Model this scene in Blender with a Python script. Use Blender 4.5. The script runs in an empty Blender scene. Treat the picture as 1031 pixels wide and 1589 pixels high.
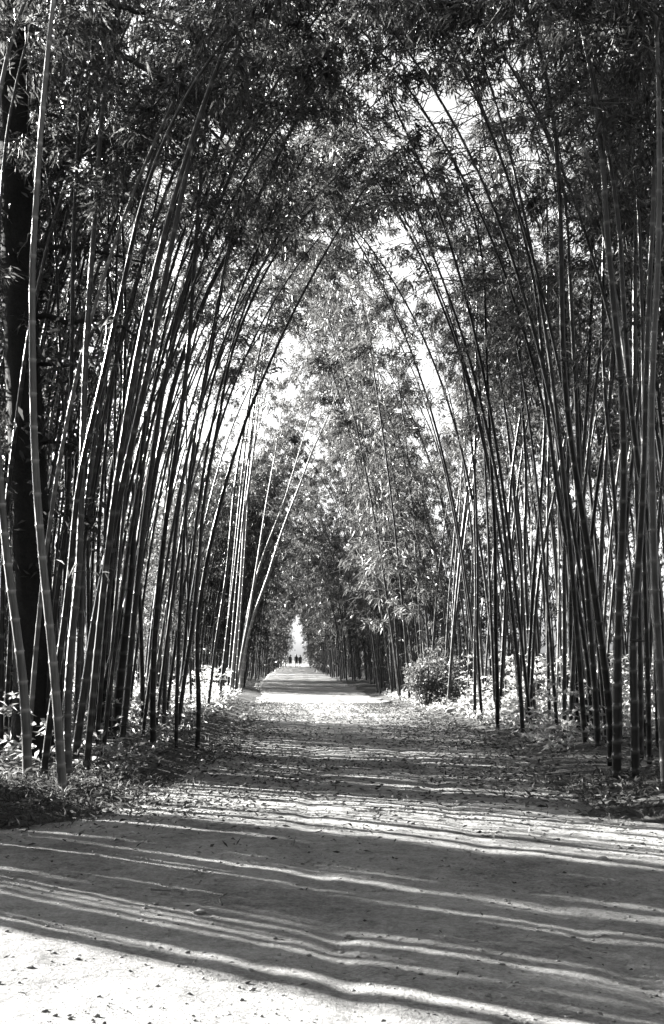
import bpy, math, random
import numpy as np
R = math.radians
rng = np.random.default_rng(11)
random.seed(11)
C = bpy.context.scene.collection
F, CX, HY, CAMH = 1700.0, 460.0, 1018.0, 1.6          # focal length and horizon of the photograph, in its pixels

def at(px, py, Y):                                     # point seen at a pixel, at distance Y
    return np.array([(px-CX)/F*Y, Y, CAMH-(py-HY)/F*Y])
def depth(py):                                         # distance of a ground point seen at row py
    return F*CAMH/(py-HY)

# ------------------------------------------------------------------ helpers
def tag(o, label=None, cat=None, group=None, kind=None):
    for k, v in (('label', label), ('category', cat), ('group', group), ('kind', kind)):
        if v: o[k] = v
    return o
def empty(name, loc):
    o = bpy.data.objects.new(name, None); C.objects.link(o); o.location = loc
    o.empty_display_size = .2
    return o
def make_mesh(name, V, Q, mats, attr=None, smooth=False, midx=None):
    V = np.asarray(V, np.float32).reshape(-1, 3); Q = np.asarray(Q, np.int32)
    me = bpy.data.meshes.new(name)
    k = Q.shape[1]
    me.vertices.add(len(V)); me.vertices.foreach_set('co', V.ravel())
    me.loops.add(Q.size); me.loops.foreach_set('vertex_index', Q.ravel())
    me.polygons.add(len(Q)); me.polygons.foreach_set('loop_start', np.arange(0, Q.size, k, dtype=np.int32))
    for m in (mats if isinstance(mats, (list, tuple)) else [mats]): me.materials.append(m)
    if midx is not None: me.polygons.foreach_set('material_index', np.asarray(midx, np.int32))
    me.update(calc_edges=True)
    if smooth: me.polygons.foreach_set('use_smooth', np.ones(len(Q), bool))
    for an, av in (attr or {}).items():
        a = me.attributes.new(an, 'FLOAT', 'POINT'); a.data.foreach_set('value', np.asarray(av, np.float32))
    return me
def link(name, me, parent=None, loc=None):
    o = bpy.data.objects.new(name, me); C.objects.link(o)
    if parent: o.parent = parent
    if loc is not None: o.location = loc
    return o
def unit(v): return v/np.maximum(np.linalg.norm(v, axis=-1, keepdims=True), 1e-9)

def tube(pts, rad, sides=8, cap=True):
    pts = np.asarray(pts, float); rad = np.asarray(rad, float)
    T = np.gradient(pts, axis=0); T = unit(T)
    ref = np.array([0.31, 0.95, 0.05]) if abs(T[0] @ np.array([0.31, 0.95, 0.05])) < .9 else np.array([1., 0, 0])
    A = unit(np.cross(T, ref)); B = np.cross(T, A)
    a = np.arange(sides)/sides*2*math.pi
    V = pts[:, None]+rad[:, None, None]*(np.cos(a)[None, :, None]*A[:, None]+np.sin(a)[None, :, None]*B[:, None])
    n = len(pts); i = np.arange(n-1)[:, None]*sides; j = np.arange(sides)[None]; j2 = (j+1) % sides
    Q = np.stack([i+j, i+j2, i+sides+j2, i+sides+j], -1).reshape(-1, 4)
    V = V.reshape(-1, 3)
    if cap:
        k = len(V); V = np.vstack([V, pts[-1:]])
        b = (n-1)*sides
        Q = np.vstack([Q, [[b+q, b+(q+1) % sides, k, k] for q in range(sides)][0:0] or np.zeros((0, 4), int)])
    return V, Q
class Acc:                                             # collects quads
    def __init__(s): s.V, s.Q, s.M, s.n = [], [], [], 0
    def add(s, V, Q, m=0):
        s.V.append(V); s.Q.append(Q+s.n); s.M.append(np.full(len(Q), m)); s.n += len(V)
    def mesh(s, name, mats, **k):
        return make_mesh(name, np.vstack(s.V), np.vstack(s.Q), mats, midx=np.concatenate(s.M), **k)

def leaf_quads(P, D, L, W, r, droop=.12):
    n = len(P); D = unit(D)
    S = unit(np.cross(D, unit(r.normal(size=(n, 3))))); N = np.cross(D, S)
    L = np.asarray(L)[:, None]*np.ones((n, 1)); W = np.asarray(W)[:, None]*np.ones((n, 1))
    mid = P+D*L*.38+N*W*.25
    tip = P+D*L; tip[:, 2] -= (L*droop)[:, 0]
    V = np.stack([P, mid+S*W*.5, tip, mid-S*W*.5], 1).reshape(-1, 3)
    Q = np.arange(4*n).reshape(n, 4)
    return V, Q

def spline(P, step=.12):
    P = np.asarray(P, float)
    E = np.vstack([2*P[0]-P[1], P, 2*P[-1]-P[-2]])
    out = []
    for i in range(1, len(E)-2):
        n = max(2, int(np.linalg.norm(E[i+1]-E[i])/step))
        t = np.linspace(0, 1, n, endpoint=False)[:, None]
        a, b, c, d = E[i-1], E[i], E[i+1], E[i+2]
        out.append(.5*((2*b)+(-a+c)*t+(2*a-5*b+4*c-d)*t*t+(-a+3*b-3*c+d)*t**3))
    out.append(P[-1:])
    return np.vstack(out)
def smooth_path(P, k):
    for _ in range(k):
        Q = P.copy(); Q[1:-1] = (P[:-2]+2*P[1:-1]+P[2:])/4; P = Q
    return P
def cum(P): return np.concatenate([[0], np.cumsum(np.linalg.norm(np.diff(P, axis=0), axis=1))])
def sample(P, s):
    c = cum(P); return np.stack([np.interp(s, c, P[:, k]) for k in range(3)], -1)

def stem_geo(P, r0, r1, r, sides=9, node=.36, fine=True):
    """Jointed bamboo stem: a raised ring at each node, a pale waxy band just below it."""
    L = cum(P)[-1]; s = [0.0]; bump = [1.06]; ring = [0.0]
    x = node*.4; nd = node*.55
    while x < L-.05:
        f = 1.0
        if fine:
            s += [x-.045, x-.012, x, x+.012, x+.05]; bump += [1.0, 1.02, 1.17, 1.03, 1.0]; ring += [0., .9, 1., .15, 0.]
        else:
            s += [x-.05, x, x+.05]; bump += [1., 1.12, 1.]; ring += [.1, 1., .1]
        nd = min(nd*1.12, node)*(1+.08*r.normal()); x += max(nd, .14)
    s.append(L); bump.append(1.); ring.append(0.)
    s = np.array(s); o = np.argsort(s); s = s[o]; bump = np.array(bump)[o]; ring = np.array(ring)[o]
    pts = sample(P, s); t = s/L
    rad = (r0*(1-t)**.8*.78+r1+r0*.14*(1-t))*bump
    V, Q = tube(pts, rad, sides)
    top = len(V); 
    rg = np.concatenate([np.repeat(ring, sides), np.zeros(len(V)-len(ring)*sides)])
    b = (len(pts)-1)*sides
    # closing cap
    capQ = np.array([[b+q, b+(q+1) % sides, top-1, top-1] for q in range(sides)])
    return V, Q, rg, np.concatenate([np.repeat(s, sides), np.zeros(len(V)-len(s)*sides)])

def crown_geo(P, r, t0, nb, blen, nc, nl, leafL, leafW, acc=None, up=.55, droop=.9, bias=None, world=False):
    """Side branches from the nodes above t0 with fans of narrow leaves."""
    acc = acc or Acc()
    L = cum(P)[-1]; T = unit(np.gradient(P, axis=0)); c = cum(P)
    ts = t0+(1-t0)*np.sort(r.random(nb))**.9
    LP, LD = [], []; ph = r.random(3)*30
    for t in ts:
        p = sample(P, np.array([t*L]))[0]
        a = r.random()*2*math.pi
        d = np.array([math.cos(a), math.sin(a), up+.5*r.normal()])
        if bias is not None: d[:2] += bias
        d = unit(d); bl = blen*(.45+.75*r.random())*(1.15-.55*max(0, (t-t0)/(1-t0)))
        u = np.linspace(0, 1, 5)[:, None]
        br = p+d*bl*u; br[:, 2] -= droop*.5*bl*u[:, 0]**2
        br[1:, :2] += r.normal(size=(4, 2))*.04*bl
        V, Q = tube(br, np.linspace(.011, .003, 5), 3, cap=False); acc.add(V, Q, 0)
        u = .22+.78*r.random(nc)
        cp = sample(br, u*cum(br)[-1])+r.normal(size=(nc, 3))*[.1*bl, .1*bl, .08*bl]
        q = cp+ph if not world else cp
        m_ = vnoise(q[:, 0]*.62+q[:, 1]*.3, q[:, 2]*.62+q[:, 1]*.2, 80)+.6*vnoise(q[:, 0]*1.7, q[:, 2]*1.7+q[:, 1]*.5, 81)
        cp = cp[m_ > -.01]; n_c = len(cp)
        if not n_c: continue
        bd = unit(br[-1]-br[1])
        cd = bd*.6+r.normal(size=(n_c, 3))*.55+np.array([0, 0, -.35])
        LP.append(np.repeat(cp, nl, 0)+r.normal(size=(n_c*nl, 3))*.05)
        LD.append(np.repeat(unit(cd), nl, 0)+r.normal(size=(n_c*nl, 3))*.5)
    if not LP: return acc
    LP = np.vstack(LP); LD = np.vstack(LD); n = len(LP)
    V, Q = leaf_quads(LP, LD, leafL*(.6+.7*r.random(n)), leafW*(.7+.6*r.random(n)), r, .2)
    acc.add(V, Q, 1)
    return acc

# ------------------------------------------------------------------ materials (a black-and-white print: greys only)
def new_mat(name):
    m = bpy.data.materials.new(name); m.use_nodes = True
    nt = m.node_tree; nt.nodes.clear()
    return m, nt, nt.nodes, nt.links
def g(v): return (v, v, v*.985, 1)
def ramp(N, stops):
    r_ = N.new('ShaderNodeValToRGB'); e = r_.color_ramp.elements
    e[0].position, e[0].color = stops[0][0], g(stops[0][1]); e[1].position, e[1].color = stops[-1][0], g(stops[-1][1])
    for p, v in stops[1:-1]:
        q = e.new(p); q.color = g(v)
    return r_
def leaf_mat(name, lo, hi, trans=.4, rough=.45, spec=.5):
    m, nt, N, K = new_mat(name)
    geo = N.new('ShaderNodeNewGeometry'); rp = ramp(N, [(0, lo), (.8, (lo+hi)/2), (1, hi)])
    K.new(geo.outputs['Random Per Island'], rp.inputs[0])
    p = N.new('ShaderNodeBsdfPrincipled'); p.inputs['Roughness'].default_value = rough
    p.inputs['Specular IOR Level'].default_value = spec
    K.new(rp.outputs[0], p.inputs['Base Color'])
    t = N.new('ShaderNodeBsdfTranslucent')
    mul = N.new('ShaderNodeMixRGB'); mul.blend_type = 'MULTIPLY'; mul.inputs[0].default_value = 1
    mul.inputs[2].default_value = (3.7, 3.7, 3.7, 1); K.new(rp.outputs[0], mul.inputs[1]); K.new(mul.outputs[0], t.inputs[0])
    mx = N.new('ShaderNodeMixShader'); mx.inputs[0].default_value = trans
    K.new(p.outputs[0], mx.inputs[1]); K.new(t.outputs[0], mx.inputs[2])
    o = N.new('ShaderNodeOutputMaterial'); K.new(mx.outputs[0], o.inputs[0])
    return m
def culm_mat(name, lo, hi, ringv, rough=.38):
    m, nt, N, K = new_mat(name)
    tc = N.new('ShaderNodeTexCoord'); mp = N.new('ShaderNodeMapping'); mp.inputs['Scale'].default_value = (38, 38, 1.6)
    K.new(tc.outputs['Object'], mp.inputs[0])
    n1 = N.new('ShaderNodeTexNoise'); n1.inputs['Scale'].default_value = 1.0; n1.inputs['Detail'].default_value = 5
    K.new(mp.outputs[0], n1.inputs['Vector'])
    n2 = N.new('ShaderNodeTexNoise'); n2.inputs['Scale'].default_value = 2.2; n2.inputs['Detail'].default_value = 6
    K.new(tc.outputs['Object'], n2.inputs['Vector'])
    ad = N.new('ShaderNodeMath'); ad.operation = 'MULTIPLY'; K.new(n1.outputs[0], ad.inputs[0]); K.new(n2.outputs[0], ad.inputs[1])
    oi = N.new('ShaderNodeObjectInfo'); a2 = N.new('ShaderNodeMath'); a2.operation = 'MULTIPLY_ADD'
    K.new(oi.outputs['Random'], a2.inputs[0]); a2.inputs[1].default_value = .18; K.new(ad.outputs[0], a2.inputs[2])
    rp = ramp(N, [(.12, lo*.5), (.32, lo), (.58, hi)]); K.new(a2.outputs[0], rp.inputs[0])
    at_ = N.new('ShaderNodeAttribute'); at_.attribute_name = 'ring'
    n3 = N.new('ShaderNodeMath'); n3.operation = 'MULTIPLY'; K.new(at_.outputs['Fac'], n3.inputs[0]); K.new(n2.outputs[0], n3.inputs[1])
    n4 = N.new('ShaderNodeMath'); n4.operation = 'MULTIPLY'; n4.inputs[1].default_value = 1.5; n4.use_clamp = True; K.new(n3.outputs[0], n4.inputs[0])
    mx = N.new('ShaderNodeMixRGB'); K.new(n4.outputs[0], mx.inputs[0]); K.new(rp.outputs[0], mx.inputs[1]); mx.inputs[2].default_value = g(ringv)
    p = N.new('ShaderNodeBsdfPrincipled'); p.inputs['Roughness'].default_value = rough; p.inputs['Specular IOR Level'].default_value = .32
    K.new(mx.outputs[0], p.inputs['Base Color'])
    b = N.new('ShaderNodeBump'); b.inputs['Strength'].default_value = .25; b.inputs['Distance'].default_value = .01
    K.new(n1.outputs[0], b.inputs['Height']); K.new(b.outputs[0], p.inputs['Normal'])
    o = N.new('ShaderNodeOutputMaterial'); K.new(p.outputs[0], o.inputs[0])
    return m
def earth_mat(name, lo, hi, sc, bump=.5, dist=.03, dark=None):
    m, nt, N, K = new_mat(name)
    tc = N.new('ShaderNodeTexCoord')
    def noise(s, d, rg=.6):
        n = N.new('ShaderNodeTexNoise'); n.inputs['Scale'].default_value = s; n.inputs['Detail'].default_value = d
        n.inputs['Roughness'].default_value = rg; K.new(tc.outputs['Object'], n.inputs['Vector']); return n
    a, b, c = noise(sc, 8), noise(sc*9, 8, .7), noise(sc*45, 5, .75)
    m1 = N.new('ShaderNodeMath'); m1.operation = 'MULTIPLY_ADD'; K.new(a.outputs[0], m1.inputs[0]); m1.inputs[1].default_value = .4
    m2 = N.new('ShaderNodeMath'); m2.operation = 'MULTIPLY_ADD'; K.new(b.outputs[0], m2.inputs[0]); m2.inputs[1].default_value = .3
    m3 = N.new('ShaderNodeMath'); m3.operation = 'MULTIPLY'; K.new(c.outputs[0], m3.inputs[0]); m3.inputs[1].default_value = .4
    K.new(m3.outputs[0], m2.inputs[2]); K.new(m2.outputs[0], m1.inputs[2])
    rp = ramp(N, [(.40, lo), (.53, (lo+hi)/2), (.66, hi)]); K.new(m1.outputs[0], rp.inputs[0])
    p = N.new('ShaderNodeBsdfPrincipled'); p.inputs['Roughness'].default_value = .95; p.inputs['Specular IOR Level'].default_value = .15
    K.new(rp.outputs[0], p.inputs['Base Color'])
    bp = N.new('ShaderNodeBump'); bp.inputs['Strength'].default_value = bump; bp.inputs['Distance'].default_value = dist
    m5 = N.new('ShaderNodeMath'); m5.operation = 'ADD'; K.new(b.outputs[0], m5.inputs[0]); K.new(c.outputs[0], m5.inputs[1])
    K.new(m5.outputs[0], bp.inputs['Height']); K.new(bp.outputs[0], p.inputs['Normal'])
    o = N.new('ShaderNodeOutputMaterial'); K.new(p.outputs[0], o.inputs[0])
    return m
M_DIRT = earth_mat('packed_dirt', .055, .36, .8, 1.0, .04)
M_FLOOR = earth_mat('forest_floor', .03, .11, 1.1, .9, .05)
M_STONE = earth_mat('stone', .07, .3, 5, .5, .01)
M_BARK = earth_mat('bark', .012, .05, 3, .9, .05)
M_TWIG = earth_mat('twig', .06, .14, 6, .4, .01)
M_LEAF = leaf_mat('bamboo_leaf', .007, .055, .5, .36, .45)
M_TREELEAF = leaf_mat('dark_leaf', .010, .03, .2)
M_SHRUB = leaf_mat('shrub_leaf', .02, .075, .35)
M_LITTER = leaf_mat('dry_leaf', .015, .13, .1, .8, .2)
M_DRYG = leaf_mat('dry_grass', .012, .09, .25, .7, .3)
M_GREEN = leaf_mat('undergrowth_leaf', .07, .28, .4)
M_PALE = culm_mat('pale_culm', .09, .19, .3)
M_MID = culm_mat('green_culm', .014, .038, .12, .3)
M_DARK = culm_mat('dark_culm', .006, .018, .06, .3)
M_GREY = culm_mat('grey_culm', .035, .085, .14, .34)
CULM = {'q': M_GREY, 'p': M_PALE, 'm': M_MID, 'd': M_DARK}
def plain(name, v, rough=.8):
    m, nt, N, K = new_mat(name); p = N.new('ShaderNodeBsdfPrincipled'); n = N.new('ShaderNodeTexNoise'); n.inputs['Scale'].default_value = 9
    rp = ramp(N, [(.3, v*.7), (.7, v*1.2)]); K.new(n.outputs[0], rp.inputs[0]); K.new(rp.outputs[0], p.inputs['Base Color'])
    p.inputs['Roughness'].default_value = rough; o = N.new('ShaderNodeOutputMaterial'); K.new(p.outputs[0], o.inputs[0]); return m
M_COAT, M_SKIN, M_HAIR, M_CLOTH2 = plain('dark_cloth', .03), plain('skin', .35, .5), plain('hair', .02, .5), plain('grey_cloth', .07)

# ------------------------------------------------------------------ ground
def vnoise(x, y, seed=0):
    r_ = np.random.default_rng(seed); tab = r_.random((64, 64))
    xi, yi = np.floor(x).astype(int), np.floor(y).astype(int); fx, fy = x-xi, y-yi
    fx = fx*fx*(3-2*fx); fy = fy*fy*(3-2*fy)
    t = lambda i, j: tab[i % 64, j % 64]
    return (t(xi, yi)*(1-fx)+t(xi+1, yi)*fx)*(1-fy)+(t(xi, yi+1)*(1-fx)+t(xi+1, yi+1)*fx)*fy-.5
EL = np.array([[-10, -9], [6, -6.5], [9.2, -4.6], [10.2, -2.5], [11, -1.9], [14, -1.65], [18, -1.55], [26, -1.35], [36, -1.15], [44, -1.3], [60, -2.2], [120, -2.3], [240, -2.3]])
ER = np.array([[-10, 8], [6, 5.5], [9, 3.7], [10.5, 3.2], [13.5, 3.15], [18, 3.6], [22, 3.8], [28, 3.7], [34, 3.2], [45, 2.9], [80, 2.7], [120, 2.4], [240, 2.3]])
def edges(Y): return np.interp(Y, EL[:, 0], EL[:, 1]), np.interp(Y, ER[:, 0], ER[:, 1])
def height(X, Y):
    X = np.asarray(X, float); Y = np.asarray(Y, float)
    l, r_ = edges(Y)
    z = .06*vnoise(X*.3, Y*.3, 1)+.012*vnoise(X*1.3, Y*1.3, 2)
    off = np.maximum(l-X, X-r_)
    z = z+.16*np.clip(off/1.2, 0, 1)**1.0*(1+1.2*vnoise(X*.9, Y*.9, 5))
    on = np.clip(-off/.6, 0, 1)
    c = (l+r_)/2; w = (r_-l)/2
    u = X-.2-np.clip((Y-12)/20, 0, 1)*(c-.75-.2)-.10*np.sin(Y*.5)
    rut = np.exp(-(u/.11)**2)+np.exp(-((u-1.45)/.13)**2)
    z = z-on*rut*.02*(1+.8*vnoise(X*0+Y*.5, Y*.2, 9))
    return z
def sheet(name, x0, x1, y0, y1, nx, ny, ypow, mat, fn=None, lift=0.):
    v = np.linspace(0, 1, ny)**ypow*(y1-y0)+y0 if fn is None else np.concatenate([np.linspace(-8, 3.4, 24), np.arange(3.5, 14, .042), np.arange(14, 45, .1), np.linspace(45, 215, 120)]); ny = len(v); u = np.linspace(0, 1, nx)
    U, Y = np.meshgrid(u, v)
    if fn is None: X = x0+U*(x1-x0)
    else:
        l, r_ = fn(Y); X = l+(r_-l)*U
    Z = height(X, Y)+lift
    if fn is None:
        l, r_ = edges(Y); Z = Z-.14*np.clip(np.minimum(X-l, r_-X)/.5, 0, 1)*(Y < 214)
    if fn is not None:
        Z = Z+.009*vnoise(X*5, Y*5, 12)+.009*vnoise(X*9, Y*9, 13)
        Z = Z-.09*np.clip((np.abs(U-.5)-.47)/.03, 0, 1)
    V = np.stack([X, Y, Z], -1).reshape(-1, 3)
    i = (np.arange(ny-1)[:, None]*nx+np.arange(nx-1)[None]).ravel()
    Q = np.stack([i, i+1, i+nx+1, i+nx], -1)
    o = link(name, make_mesh(name, V, Q, mat, smooth=True)); o['kind'] = 'structure'
    return o
def rag(Y):
    l, r_ = edges(Y)
    return l-.12+.5*vnoise(Y*1.1, Y*0+3, 21)+.25*vnoise(Y*4, Y*0+7, 22), r_+.12+.5*vnoise(Y*1.1, Y*0+13, 23)+.25*vnoise(Y*4, Y*0+17, 24)
sheet('ground', -140, 140, -12, 420, 301, 330, 1.8, M_FLOOR)
sheet('dirt_road', 0, 0, -8, 215, 250, 0, 2.0, M_DIRT, fn=rag, lift=.03)

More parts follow.
